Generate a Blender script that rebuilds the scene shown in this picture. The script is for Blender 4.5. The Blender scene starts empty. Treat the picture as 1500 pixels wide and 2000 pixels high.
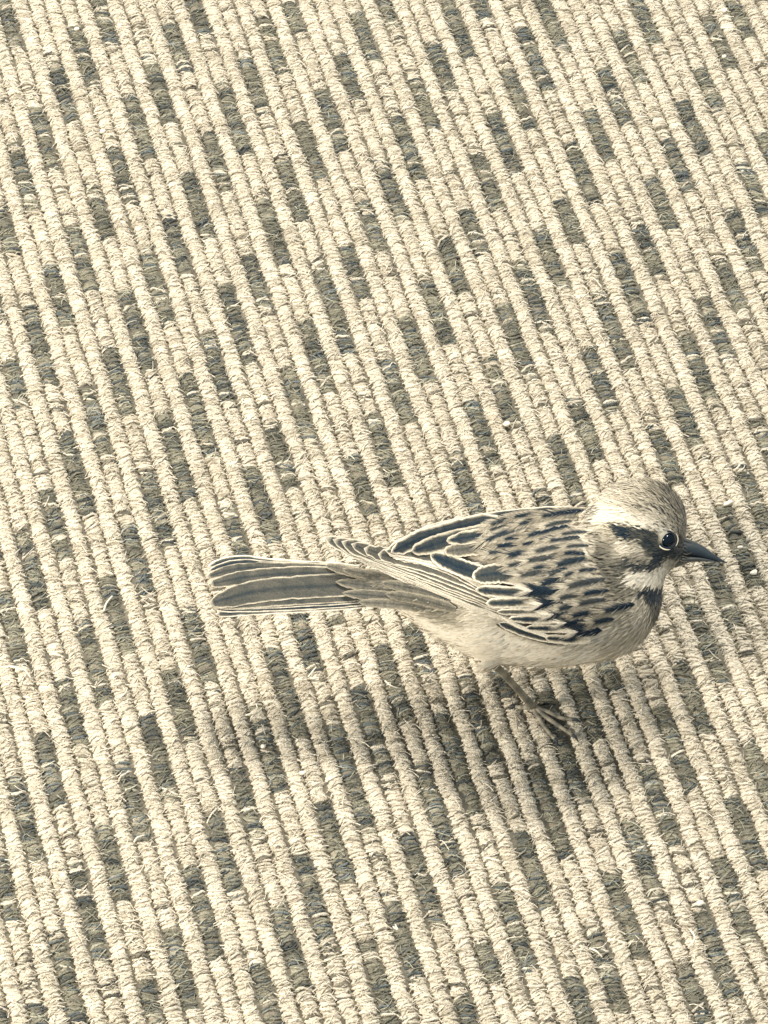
import bpy, math, random
import numpy as np
from mathutils import Vector, Matrix
from mathutils.bvhtree import BVHTree

rng = np.random.default_rng(7)
random.seed(7)
scene = bpy.context.scene
col = scene.collection

# ------------------------------------------------------------------ camera
TH = math.radians(58.0)            # looking down at the carpet
HOR = 9500.0                       # horizon height above the centre, in photo pixels
F = HOR / math.tan(TH)             # focal length in photo pixels (photo is 1500 x 2000)
S = 0.000145                       # metres per photo pixel on the carpet at the centre
DIST = F * S
RIGHT = np.array([1.0, 0, 0])
UP = np.array([0, math.sin(TH), math.cos(TH)])
BACK = np.array([0, -math.cos(TH), math.sin(TH)])
CAM = BACK * DIST
cd = bpy.data.cameras.new("camera")
cam = bpy.data.objects.new("camera", cd)
col.objects.link(cam)
cam.location = CAM
cam.rotation_euler = (math.pi / 2 - TH, 0, 0)
cd.sensor_fit = 'VERTICAL'
cd.sensor_height = 36.0
cd.lens = F / 2000.0 * 36.0
cd.clip_start = 0.01
cd.clip_end = 50.0
scene.camera = cam

# ------------------------------------------------------------------ light
world = bpy.data.worlds.new("World")
scene.world = world
world.use_nodes = True
bg = world.node_tree.nodes["Background"]
bg.inputs[0].default_value = (0.84, 0.94, 1.0, 1)
bg.inputs[1].default_value = 0.64

def area(name, loc, target, size, power, color):
    l = bpy.data.lights.new(name, 'AREA')
    l.shape = 'DISK'; l.size = size; l.energy = power; l.color = color
    o = bpy.data.objects.new(name, l)
    col.objects.link(o)
    o.location = loc
    d = Vector(target) - Vector(loc)
    o.rotation_euler = d.to_track_quat('-Z', 'Y').to_euler()
    return o
area("window_light", (0.12, 0.62, 1.45), (0.02, -0.01, 0.0), 0.34, 36.0, (1.0, 0.955, 0.87))
area("side_light", (-0.62, -0.30, 0.42), (0.04, -0.01, 0.03), 0.14, 7.5, (1.0, 0.93, 0.8))

vs = scene.view_settings
vs.view_transform = 'Standard'
vs.look = 'None'
vs.exposure = -0.13
vs.gamma = 1.0
vs.use_curve_mapping = False
scene.cycles.max_bounces = 5
scene.cycles.diffuse_bounces = 3

# ------------------------------------------------------------------ helpers
RAMP_T = np.array([0.0, 0.15, 0.25, 0.35, 0.6, 0.8, 1.0])
RAMP_C = np.array([[0.007, 0.017, 0.032], [0.024, 0.036, 0.045], [0.058, 0.061, 0.055], [0.110, 0.103, 0.083],
                   [0.31, 0.270, 0.198], [0.57, 0.500, 0.380], [0.86, 0.775, 0.625]])
def tone(t):
    t = np.clip(np.asarray(t, float), 0, 1)
    return np.stack([np.interp(t, RAMP_T, RAMP_C[:, k]) for k in range(3)], -1)

def mk_mesh(name, verts, quads, colors=None, tris=None, smooth=True):
    me = bpy.data.meshes.new(name)
    verts = np.asarray(verts, np.float32).reshape(-1, 3)
    loops = []; starts = []; pos = 0
    if quads is not None and len(quads):
        q = np.asarray(quads, np.int32).reshape(-1, 4)
        loops.append(q.ravel()); starts.append(np.arange(len(q)) * 4 + pos); pos += q.size
    if tris is not None and len(tris):
        t = np.asarray(tris, np.int32).reshape(-1, 3)
        loops.append(t.ravel()); starts.append(np.arange(len(t)) * 3 + pos); pos += t.size
    loops = np.concatenate(loops).astype(np.int32); starts = np.concatenate(starts).astype(np.int32)
    me.vertices.add(len(verts)); me.vertices.foreach_set("co", verts.ravel())
    me.loops.add(len(loops)); me.loops.foreach_set("vertex_index", loops)
    me.polygons.add(len(starts)); me.polygons.foreach_set("loop_start", starts)
    me.update(calc_edges=True)
    if smooth:
        me.polygons.foreach_set("use_smooth", np.ones(len(starts), bool))
    if colors is not None:
        a = me.color_attributes.new("col", 'FLOAT_COLOR', 'POINT')
        c = np.ones((len(verts), 4), np.float32); c[:, :3] = np.asarray(colors).reshape(-1, 3)
        a.data.foreach_set("color", c.ravel())
    return me

def link(name, me, parent=None, mat=None, loc=None):
    o = bpy.data.objects.new(name, me)
    col.objects.link(o)
    if parent is not None: o.parent = parent
    if mat is not None and me is not None and not me.materials: me.materials.append(mat)
    if loc is not None: o.location = loc
    return o

def tag(o, label=None, cat=None, group=None, kind=None):
    if label: o["label"] = label
    if cat: o["category"] = cat
    if group: o["group"] = group
    if kind: o["kind"] = kind
    return o

def tube_batch(C, N, E, r, sides):
    """C,N,E: (k,n,3) centre, normal, side vectors; r: (k,n). Returns verts, quads."""
    k, n = C.shape[:2]
    a = np.arange(sides) / sides * 2 * np.pi
    V = (C[:, :, None] + r[:, :, None, None] * (np.cos(a)[None, None, :, None] * N[:, :, None]
                                               + np.sin(a)[None, None, :, None] * E[:, :, None]))
    idx = np.arange(k * n * sides).reshape(k, n, sides)
    A = idx[:, :-1]; B = idx[:, 1:]
    Q = np.stack([A, np.roll(A, -1, 2), np.roll(B, -1, 2), B], -1).reshape(-1, 4)
    return V.reshape(-1, 3), Q

def frames(C):
    T = np.gradient(C, axis=1); T /= np.linalg.norm(T, axis=2, keepdims=True) + 1e-12
    ref = np.zeros_like(T); ref[..., 2] = 1
    m = np.abs(T[..., 2]) > 0.9
    ref[m] = (1, 0, 0)
    N = np.cross(T, ref); N /= np.linalg.norm(N, axis=2, keepdims=True) + 1e-12
    return N, np.cross(T, N)

def tube(pts, rad, sides=8, colors=None, n=None):
    pts = np.asarray(pts, float); rad = np.asarray(rad, float)
    if n:
        t0 = np.linspace(0, 1, len(pts)); t = np.linspace(0, 1, n)
        pts = np.stack([smooth_interp(t, t0, pts[:, k]) for k in range(3)], -1)
        rad = np.interp(t, t0, rad)
    C = pts[None]; N, E = frames(C)
    V, Q = tube_batch(C, N, E, rad[None], sides)
    m = len(pts)
    V = np.concatenate([V, pts[:1], pts[-1:]])
    base = m * sides
    T = [(j, base, (j + 1) % sides) for j in range(sides)]
    l = (m - 1) * sides
    T += [(l + j, l + (j + 1) % sides, base + 1) for j in range(sides)]
    return V, Q, T

def smooth_interp(t, t0, y):
    """Catmull-Rom through (t0, y)."""
    t0 = np.asarray(t0, float); y = np.asarray(y, float)
    m = np.gradient(y, t0)
    i = np.clip(np.searchsorted(t0, t, side='right') - 1, 0, len(t0) - 2)
    h = t0[i + 1] - t0[i]; s = (t - t0[i]) / h
    return ((2*s**3 - 3*s**2 + 1) * y[i] + (s**3 - 2*s**2 + s) * h * m[i]
            + (-2*s**3 + 3*s**2) * y[i + 1] + (s**3 - s**2) * h * m[i + 1])

def noise1(x, seed, octaves=3):
    r = np.random.default_rng(seed)
    out = np.zeros_like(x, float); amp = 1.0; fr = 1.0
    for _ in range(octaves):
        tab = r.uniform(-1, 1, 4096)
        xx = x * fr + r.uniform(0, 500); i = np.floor(xx).astype(int); f = xx - i; f = f * f * (3 - 2 * f)
        out += amp * (tab[i % 4096] * (1 - f) + tab[(i + 1) % 4096] * f)
        amp *= 0.5; fr *= 2.03
    return out

def ground(px, py, z=0.0):
    """Point of the carpet plane (height z) seen at a photo pixel."""
    px = np.asarray(px, float); py = np.asarray(py, float)
    d = (px[..., None] - 750) / F * RIGHT + (1000 - py[..., None]) / F * UP - BACK
    t = (z - CAM[2]) / d[..., 2]
    return CAM + d * t[..., None]

# ------------------------------------------------------------------ materials
def color_mat(name, rough=0.85, bump_scale=2500.0, bump=0.25, bump_dist=0.0002, mottle=0.25, mscale=900.0,
              spec=0.2, sheen=0.0):
    m = bpy.data.materials.new(name); m.use_nodes = True
    nt = m.node_tree; nd = nt.nodes; lk = nt.links
    p = nd["Principled BSDF"]
    p.inputs["Roughness"].default_value = rough
    p.inputs["Specular IOR Level"].default_value = spec
    p.inputs["Sheen Weight"].default_value = sheen
    at = nd.new("ShaderNodeVertexColor"); at.layer_name = "col"
    tc = nd.new("ShaderNodeTexCoord")
    n1 = nd.new("ShaderNodeTexNoise"); n1.inputs["Scale"].default_value = mscale; n1.inputs["Detail"].default_value = 3
    lk.new(tc.outputs["Object"], n1.inputs["Vector"])
    mr = nd.new("ShaderNodeMapRange")
    mr.inputs[1].default_value = 0.25; mr.inputs[2].default_value = 0.75
    mr.inputs[3].default_value = 1 - mottle; mr.inputs[4].default_value = 1 + mottle * 0.6
    lk.new(n1.outputs[0], mr.inputs[0])
    mx = nd.new("ShaderNodeVectorMath"); mx.operation = 'SCALE'
    lk.new(at.outputs["Color"], mx.inputs[0]); lk.new(mr.outputs[0], mx.inputs["Scale"])
    lk.new(mx.outputs[0], p.inputs["Base Color"])
    if bump > 0:
        n2 = nd.new("ShaderNodeTexNoise"); n2.inputs["Scale"].default_value = bump_scale; n2.inputs["Detail"].default_value = 2
        lk.new(tc.outputs["Object"], n2.inputs["Vector"])
        b = nd.new("ShaderNodeBump"); b.inputs["Strength"].default_value = bump; b.inputs["Distance"].default_value = bump_dist
        lk.new(n2.outputs[0], b.inputs["Height"]); lk.new(b.outputs[0], p.inputs["Normal"])
    return m

M_YARN = color_mat("yarn", 0.95, 2600, 1.0, 0.0005, 0.40, 1500, 0.05, 0.1)
M_BACK = color_mat("carpet_backing", 1.0, 800, 0.6, 0.0006, 0.4, 500, 0.02)
M_FEATHER = color_mat("feather", 0.8, 3000, 0.5, 0.0003, 0.34, 2200, 0.1)
M_PLUME = color_mat("plumage", 0.85, 3000, 0.0, 0.0002, 0.12, 1500, 0.1, 0.1)
M_BILL = color_mat("bill_horn", 0.45, 900, 0.3, 0.0002, 0.25, 500, 0.4)
M_LEG = color_mat("leg_scale", 0.55, 1500, 0.5, 0.0003, 0.3, 900, 0.4)
M_EYE = color_mat("eye_gloss", 0.06, 100, 0.0, 0, 0.0, 100, 0.22)
M_LINT = color_mat("lint", 0.7, 1500, 0.2, 0.0002, 0.08, 900, 0.2)

# ------------------------------------------------------------------ carpet: ribbed loop pile, every second row flecked dark
DASH = "13,0,30,87;143,57,183,157;200,-7,217,80;110,130,140,233;68,220,103,317;30,293,57,400;7,410,13,493;340,50,363,137;388,-7,403,63;300,127,330,230;258,187,287,297;447,167,477,290;230,290,250,380;410,267,440,360;183,367,207,463;140,457,170,553;377,347,400,447;337,427,363,520;520,30,550,130;568,7,585,53;700,27,733,113;750,-7,767,47;673,100,700,193;633,180,667,273;593,240,627,337;567,320,597,430;523,397,555,500;877,0,913,103;933,-7,948,27;847,83,880,173;813,160,847,250;787,237,820,337;967,220,993,320;947,307,970,403;750,320,783,423;720,400,747,493;910,413,940,490;1063,0,1093,90;1017,60,1063,163;1000,140,1030,247;1240,0,1280,77;1207,60,1247,150;1423,0,1443,67;1387,37,1417,133;1367,133,1393,213;1180,137,1217,230;1157,217,1187,303;1333,203,1367,297;1303,267,1343,363;1120,290,1153,383;1273,353,1310,447;1097,393,1130,473;1450,330,1490,420;90,527,123,627;53,613,83,740;13,707,37,783;290,500,328,622;253,577,287,713;440,550,480,700;213,687,247,797;407,660,443,780;172,773,202,890;370,740,407,877;123,853,153,993;323,810,363,967;630,537,683,680;833,547,887,663;797,623,843,740;590,633,633,760;563,730,607,850;763,713,803,817;533,830,567,950;730,810,770,943;923,790,967,907;690,897,720,993;893,887,937,1013;1017,520,1073,633;1007,643,1037,720;1210,500,1260,620;1407,510,1443,597;1180,580,1223,710;1373,583,1410,693;1160,687,1197,797;1337,657,1393,777;1310,760,1360,870;1130,787,1170,890;1290,840,1320,943;1480,817,1497,897;1097,860,1127,973;47,1050,73,1180;10,1157,33,1287;243,1030,287,1157;440,1010,480,1087;207,1140,243,1267;370,1203,405,1333;160,1227,197,1360;117,1327,153,1460;337,1317,370,1433;587,1200,623,1300;653,1197,663,1213;543,1277,580,1427;747,1263,790,1397;797,1213,837,1303;707,1360,753,1500;923,1333,963,1480;977,1313,993,1363;1383,1100,1437,1220;1357,1190,1400,1320;1190,1290,1200,1347;1330,1300,1377,1420;1123,1320,1167,1443;1280,1390,1330,1497;1063,1363,1097,1420;30,1530,67,1673;237,1507,277,1630;7,1687,20,1783;207,1620,240,1753;420,1590,457,1730;463,1500,490,1620;153,1700,197,1870;377,1700,420,1860;113,1833,150,1987;333,1817,370,1953;67,1963,73,2000;290,1923,307,2000;633,1580,667,1707;590,1680,637,1830;547,1780,593,1927;507,1897,543,2000;800,1643,853,1797;767,1757,817,1900;900,1507,923,1577;723,1853,770,2000;947,1840,963,1907;907,1957,923,2000;1050,1500,1110,1660;1260,1503,1307,1637;1337,1500,1343,1533;1023,1630,1063,1760;1227,1610,1287,1747;1197,1713,1247,1860;1420,1567,1480,1693;1397,1687,1460,1823;1370,1777,1423,1930;1157,1810,1210,1957;1327,1903,1380,1997;1117,1917,1153,2000;487,113,515,205;682,480,717,577;1058,450,1105,550;1248,445,1285,535;1425,420,1467,520;1485,265,1500,310;1002,280,1008,322;865,460,905,567;487,500,520,597;287,937,323,1057;85,965,120,1090;487,917,505,975;963,703,1000,810;507,945,532,1050;985,600,1010,690;1445,920,1480,1030;1403,1000,1460,1135;1058,965,1063,995;75,1440,112,1575;280,1405,328,1545;487,1390,547,1540;650,1430,705,1610;865,1410,927,1577;830,1505,890,1685;1090,1430,1140,1550;1465,1460,1500,1590;978,1735,1035,1880"  # dark yarn runs; the short one under the near foot paints its shadow
VP = (-2575.0, -8500.0)
PITCH2, OFF = 69.2, 32.6           # dark-flecked rows, along the photo's middle line
g0 = ground(750.0, 1000.0)
e_row = ground(750.0, 1000.0) * 0
a1 = ground(np.float64(VP[0] + (750 - VP[0]) * 0.9), np.float64(VP[1] + (1000 - VP[1]) * 0.9))
e_row = (g0 - a1); e_row /= np.linalg.norm(e_row)          # along a row, towards the viewer
n_row = np.array([-e_row[1], e_row[0], 0.0])               # across, towards the right
if n_row[0] < 0: n_row = -n_row
pitch = PITCH2 / 2 * S * abs(n_row[0])
O_ROW = ground(np.float64(OFF), np.float64(1000.0))
def row_origin(i):
    return O_ROW + i * pitch * n_row
def to_rs(px, py):
    q = ground(px, py)
    d = q - row_origin(0)
    return d @ n_row / pitch, d @ e_row
PILE = 0.0036
dash = np.array([[float(v) for v in q.split(',')] for q in DASH.split(';')])
runs = {}
for x0, y0, x1, y1 in dash:
    r0, s0 = to_rs(x0, y0); r1, s1 = to_rs(x1, y1)
    i = int(round((r0 + r1) / 4)) * 2
    ext = 0.0012 + 0.04 * (float(s1) - float(s0))
    runs.setdefault(i, []).append((float(s0) - ext, float(s1) + ext))
def inframe(i, s):
    q = row_origin(i) + e_row * s
    v = q - CAM
    dep = -(v @ BACK)
    px = 750 + (v @ RIGHT) / dep * F; py = 1000 - (v @ UP) / dep * F
    return -5 < px < 1505 and -5 < py < 2005
# extent of the pile: the picture plus a margin
cor = ground(np.array([0., 1500, 0, 1500]), np.array([0., 0, 2000, 2000]))
xmin, xmax = cor[:, 0].min() - 0.055, cor[:, 0].max() + 0.055
ymin, ymax = cor[:, 1].min() - 0.05, cor[:, 1].max() + 0.08
cc = np.array([[xmin, ymin, 0], [xmax, ymin, 0], [xmin, ymax, 0], [xmax, ymax, 0]]) - row_origin(0)
imin = int(math.floor((cc @ n_row).min() / pitch)); imax = int(math.ceil((cc @ n_row).max() / pitch))
smin, smax = (cc @ e_row).min(), (cc @ e_row).max()
rr = random.Random(3)
for i in range(imin, imax + 1):
    if i % 2: continue
    s = smin - rr.uniform(0, 0.03)
    while s < smax:
        a = s; b = s + rr.uniform(0.013, 0.024)
        if not inframe(i, a) and not inframe(i, b) and not inframe(i, (a + b) / 2):
            runs.setdefault(i, []).append((a, b))
        s = b + rr.uniform(0.012, 0.028)

# backing under the pile
gx = np.linspace(xmin - 0.6, xmax + 0.6, 160); gy = np.linspace(ymin - 0.6, ymax + 0.6, 160)
GX, GY = np.meshgrid(gx, gy, indexing='ij')
V = np.stack([GX, GY, np.full_like(GX, -0.0011) + rng.normal(0, 0.0001, GX.shape)], -1).reshape(-1, 3)
idx = np.arange(len(V)).reshape(GX.shape)
Q = np.stack([idx[:-1, :-1], idx[1:, :-1], idx[1:, 1:], idx[:-1, 1:]], -1).reshape(-1, 4)
carpet = link("carpet", mk_mesh("carpet", V, Q, tone(np.full(len(V), 0.44))), None, M_BACK)
tag(carpet, "cream ribbed loop pile carpet flecked with dark grey dashes", None, None, "structure")

ARCH = np.linspace(0.12, math.pi - 0.12, 7)
def strands(i, s, hw, hgt, zc, off, lean, rad, tn, seed):
    """arched yarn loops across row i at positions s"""
    k = len(s); r = np.random.default_rng(seed)
    ph = ARCH[None] + r.normal(0, 0.03, (k, 1))
    ca, sa = np.cos(ph), np.sin(np.clip(ph, 0.02, math.pi - 0.02))
    across = -hw[:, None] * np.sign(ca) * np.abs(ca) ** 0.85 + off[:, None] + r.normal(0, 0.00010, (k, 7))
    z = zc[:, None] + hgt[:, None] * sa ** 0.34 + r.normal(0, 0.00008, (k, 7))
    bow = r.normal(0.0002, 0.00025, (k, 1))
    along = s[:, None] + lean[:, None] * (-ca) + bow * sa + r.normal(0, 0.00017, (k, 7))
    O = row_origin(i)
    C = O + across[..., None] * n_row + along[..., None] * e_row
    C[..., 2] += z
    N = -ca[..., None] * n_row * 0.8 + sa[..., None] * np.array([0, 0, 1.0]); N /= np.linalg.norm(N, axis=2, keepdims=True)
    E = np.broadcast_to(e_row, N.shape)
    R = rad[:, None] * (1 + r.normal(0, 0.12, (k, 7)))
    V, Q = tube_batch(C, N, E, R, 4)
    T = np.repeat(tn, 28) + r.normal(0, 0.02, k * 28)
    return V, Q, T

def fibres(i, s, across0, z0, tn, seed, ln=0.0015, rad=0.00013):
    """fine loose fibres curling over the loops"""
    k = len(s); r = np.random.default_rng(seed)
    ang = r.normal(0, 0.55, k); L = r.uniform(0.6, 1.5, k) * ln
    u = np.linspace(-1, 1, 4)[None]
    a = across0[:, None] + u * (L * np.cos(ang))[:, None]
    b = s[:, None] + u * (L * np.sin(ang))[:, None] + r.normal(0, 0.0006, (k, 1)) * u ** 2
    z = z0[:, None] + r.uniform(0.0, 0.0006, (k, 1)) - u ** 2 * r.uniform(0.0003, 0.0012, (k, 1))
    C = row_origin(i) + a[..., None] * n_row + b[..., None] * e_row; C[..., 2] += z
    N, E = frames(C)
    R = np.full((k, 4), rad) * r.uniform(0.6, 1.4, (k, 1))
    V, Q = tube_batch(C, N, E, R, 3)
    return V, Q, np.repeat(tn, 12)

def core(i, R):
    """the body of the rib that carries the loops, so that no gap opens between them"""
    s = R["s"][::2]; k = len(s)
    ph = np.linspace(0.1, math.pi - 0.1, 7)[None]
    ca, sa = np.cos(ph), np.sin(ph)
    across = -(R["hw"][::2, None] - 0.0001) * np.sign(ca) * np.abs(ca) ** 0.85 + R["off"][::2, None]
    z = R["zc"][::2, None] + (R["hgt"][::2, None] - 0.00002) * sa ** 0.34
    C = row_origin(i) + across[..., None] * n_row + (s[:, None] + 0 * ca)[..., None] * e_row; C[..., 2] += z
    idx = np.arange(k * 7).reshape(k, 7)
    Q = np.stack([idx[:-1, :-1], idx[1:, :-1], idx[1:, 1:], idx[:-1, 1:]], -1).reshape(-1, 4)
    return C.reshape(-1, 3), Q, np.repeat(R["tn"][::2] - 0.05, 7)

def slate(V, T):
    """dark yarn: slate and olive strands twisted together"""
    c = tone(T) * np.array([0.93, 1.0, 1.0]); m = np.repeat(np.random.default_rng(len(V)).random((len(V) + 27) // 28), 28)[:len(V)]
    g = c.mean(1, keepdims=True)
    return np.where((m < 0.28)[:, None], g * np.array([0.89, 1.0, 0.98]) * 0.60, c)

def join(parts):
    V = []; Q = []; T = []; b = 0
    for v, q, t in parts:
        V.append(v); Q.append(q + b); T.append(t); b += len(v)
    return np.concatenate(V), np.concatenate(Q), np.concatenate(T)

loop_budget = []                  # nearest loops become pieces of their own
rows = {}
for i in range(imin, imax + 1):
    O = row_origin(i)
    # clip the row to the rectangle
    ss = np.linspace(smin, smax, 800); pp = O + ss[:, None] * e_row
    ok = (pp[:, 0] > xmin) & (pp[:, 0] < xmax) & (pp[:, 1] > ymin) & (pp[:, 1] < ymax)
    if ok.sum() < 30: continue
    s0, s1 = ss[ok][0], ss[ok][-1]
    step = 0.00069
    k = int((s1 - s0) / step)
    s = s0 + (np.arange(k) + rng.uniform(-0.26, 0.26, k)) * step
    vv = O + s[:, None] * e_row - CAM; dp = -(vv @ BACK)
    fx_, fy_ = 750 + (vv @ RIGHT) / dp * F, 1000 - (vv @ UP) / dp * F
    seen = (fx_ > -40) & (fx_ < 1540) & (fy_ > -40) & (fy_ < 2040)
    keep = seen | (np.arange(k) % 2 == 0)            # coarser loops beyond the picture
    s = s[keep]; seen = seen[keep]; k = len(s)
    if k < 8: continue
    flecked = (i % 2 == 0)
    lf = lambda sc, sd: noise1(s / sc, 1000 * (i + 60) + sd)
    dark = np.zeros(k, bool)
    runid = np.full(k, -1)
    if flecked:
        for j, (a, b) in enumerate(runs.get(i, [])):
            ja, jb = rng.normal(0, 0.0006, 2)
            m = (s > a + ja - 0.0005) & (s < b + jb + 0.0005)
            # ragged ends and a few pale loops inside a dark run
            endd = np.minimum(s - a, b - s)
            m &= ~(rng.random(k) < 0.04 + 0.45 * np.clip(1 - endd / 0.0022, 0, 1))
            dark |= m; runid[m] = j
    hw = np.where(dark, 0.00205, 0.00200 if flecked else 0.00208) + 0.00016 * lf(0.004, 1)
    hgt = np.where(dark, 0.0033, 0.00352 if flecked else 0.0036) + 0.00022 * lf(0.0035, 2) + rng.normal(0, 0.00016, k)
    zc = np.full(k, -PILE)
    off = 0.00026 * lf(0.006, 3) + rng.normal(0, 0.00012, k)
    lean = 0.00035 * lf(0.004, 4) + rng.normal(0, 0.0006, k) + 0.0002
    rad = np.where(dark, 0.00039, 0.00043) * (1 + 0.13 * lf(0.0012, 5)) * np.where(seen, 1.0, 1.6)
    tn = np.where(dark, 0.55, 0.905 if flecked else 0.915) + 0.035 * lf(0.004, 6) + rng.normal(0, 0.045, k)
    tn = np.where(dark, tn + 0.09 * lf(0.003, 8) + rng.normal(0, 0.05, k), tn)
    if flecked:        # pale stretches carry a little dark yarn mixed in
        mix = (~dark) & (rng.random(k) < 0.07)
        tn[mix] = 0.5 + rng.normal(0, 0.06, mix.sum())
    # fibres
    pool = np.concatenate([np.nonzero(seen)[0]] * 5 + [np.nonzero(~seen)[0]])
    kf = int(seen.sum() * 1.1 + (~seen).sum() * 0.3)
    fi = rng.choice(pool, kf)
    fa = rng.uniform(-0.9, 0.9, kf) * hw[fi]
    fz = zc[fi] + hgt[fi] * np.sqrt(np.maximum(0.05, 1 - (fa / (hw[fi] + 0.0003)) ** 2)) ** 0.8 + rad[fi] * 0.9
    ft = tn[fi] + rng.normal(0.02, 0.10, kf)
    rows[i] = dict(s=s, hw=hw, hgt=hgt, zc=zc, off=off, lean=lean, rad=rad, tn=tn, dark=dark, runid=runid,
                   fi=fi, fa=fa, fz=fz, ft=ft)
    for q in range(k):
        p = O + s[q] * e_row
        if not dark[q] and inframe(i, s[q]): loop_budget.append((p[1], i, q))
loop_budget.sort()
single = {}
for y, i, q in loop_budget[:300]: single.setdefault(i, set()).add(q)

def part(i, R, m, seed):
    V = strands(i, *[R[x][m] for x in ("s", "hw", "hgt", "zc", "off", "lean", "rad", "tn")], seed)
    return V
for i, R in rows.items():
    k = len(R["s"])
    sg = np.zeros(k, bool)
    for q in single.get(i, ()): sg[q] = True
    pale = ~R["dark"] & ~sg
    fpale = ~R["dark"][R["fi"]]
    pieces = [part(i, R, pale, 500 + i), core(i, R)]
    pieces.append(fibres(i, R["s"][R["fi"]][fpale], (R["fa"] + R["off"][R["fi"]])[fpale], R["fz"][fpale], R["ft"][fpale], 900 + i))
    V, Q, T = join(pieces)
    row = link("pile_row", mk_mesh("pile_row", V, Q, tone(T)), carpet, M_YARN)
    for j in np.unique(R["runid"][R["runid"] >= 0]):
        m = R["dark"] & (R["runid"] == j)
        if m.sum() < 2: continue
        fm = m[R["fi"]]
        pc = [part(i, R, m, 7000 + i * 40 + int(j))]
        if fm.sum(): pc.append(fibres(i, R["s"][R["fi"]][fm], (R["fa"] + R["off"][R["fi"]])[fm], R["fz"][fm], R["ft"][fm] + 0.03, 5000 + i))
        V, Q, T = join(pc)
        link("dark_fleck", mk_mesh("dark_fleck", V, Q, slate(V, T)), row, M_YARN)  # yarn flecks, plus the foot's shadow put into yarn colour
    for q in np.nonzero(sg)[0]:
        m = np.zeros(k, bool); m[q] = True
        V, Q, T = part(i, R, m, 20000 + i * 1000 + int(q))
        link("yarn_loop", mk_mesh("yarn_loop", V, Q, tone(T)), row, M_YARN)

# ------------------------------------------------------------------ the bird
# modelled in its own frame: x to the bill, y down its flank (units of 0.14 mm), w out of its right side
B_PX, B_PY, B_H = 1010.0, 1160.0, 0.044
B = ground(np.float64(B_PX), np.float64(B_PY), B_H)
ZD = float(-((B - CAM) @ BACK))
U = ZD / F                               # metres per modelling unit
ROOT = ground(np.float64(1045.0), np.float64(1330.0))
ROOT[2] = 0.0
def W(px, py, w):
    px, py, w = np.broadcast_arrays(np.asarray(px, float), np.asarray(py, float), np.asarray(w, float))
    dep = ZD - w * U
    return (CAM + ((px - 750) / F * dep)[..., None] * RIGHT + ((1000 - py) / F * dep)[..., None] * UP
            - dep[..., None] * BACK) - ROOT

bird = link("bird", None, None, None, tuple(ROOT))
tag(bird, "small streaked brown bunting with dark cheek and pale throat standing on carpet", "bird")

# ---- body: one continuous skin grown over a chain of volumes
chain = []
def blob(a, b, n=10):
    for t in np.linspace(0, 1, n):
        chain.append([a[k] + (b[k] - a[k]) * t for k in range(4)])     # x, y, w, radius
blob((735, 1142, 0, 26), (800, 1150, 0, 46))
blob((800, 1150, 0, 46), (880, 1162, 0, 84))
blob((880, 1162, 0, 84), (980, 1168, 0, 128))
blob((980, 1168, 0, 128), (1090, 1162, 0, 140))
blob((1090, 1162, 0, 140), (1165, 1170, 0, 120))
blob((1165, 1165, 0, 120), (1200, 1110, 0, 100))
blob((1200, 1110, 0, 100), (1228, 1050, 0, 92))
blob((1232, 1034, 0, 90), (1256, 1026, 0, 87))
blob((1255, 1050, 0, 80), (1275, 1060, 0, 64))
blob((1275, 1060, 0, 60), (1318, 1074, 0, 26))
blob((1190, 1180, 0, 95), (1215, 1170, 0, 78))
blob((1215, 1125, 0, 80), (1230, 1135, 0, 66))
blob((985, 1235, 30, 48), (956, 1292, 26, 15))
ico = bpy.data.meshes.new("tmp")
import bmesh
bm = bmesh.new()
for x, y, w, r in chain:
    bmesh.ops.create_icosphere(bm, subdivisions=3, radius=r, matrix=Matrix.Translation((x, -y, w * 1.0)))
bm.to_mesh(ico); bm.free()
tmp = bpy.data.objects.new("tmp", ico); col.objects.link(tmp)
rm = tmp.modifiers.new("r", 'REMESH'); rm.mode = 'VOXEL'; rm.voxel_size = 5.0
sm = tmp.modifiers.new("s", 'SMOOTH'); sm.iterations = 14; sm.factor = 0.6
dg = bpy.context.evaluated_depsgraph_get()
em = bpy.data.meshes.new_from_object(tmp.evaluated_get(dg))
bpy.data.objects.remove(tmp); bpy.data.meshes.remove(ico)
em.calc_loop_triangles()
bv = np.zeros(len(em.vertices) * 3, np.float32); em.vertices.foreach_get("co", bv); bv = bv.reshape(-1, 3).astype(float)
bt = np.zeros(len(em.loop_triangles) * 3, np.int32); em.loop_triangles.foreach_get("vertices", bt); bt = bt.reshape(-1, 3)
bpy.data.meshes.remove(em)
bv[:, 1] *= -1; bt = bt[:, ::-1]                    # back to y down
bv[:, 2] *= 0.92
tree = BVHTree.FromPolygons([tuple(v) for v in bv], [tuple(t) for t in bt])

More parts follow.
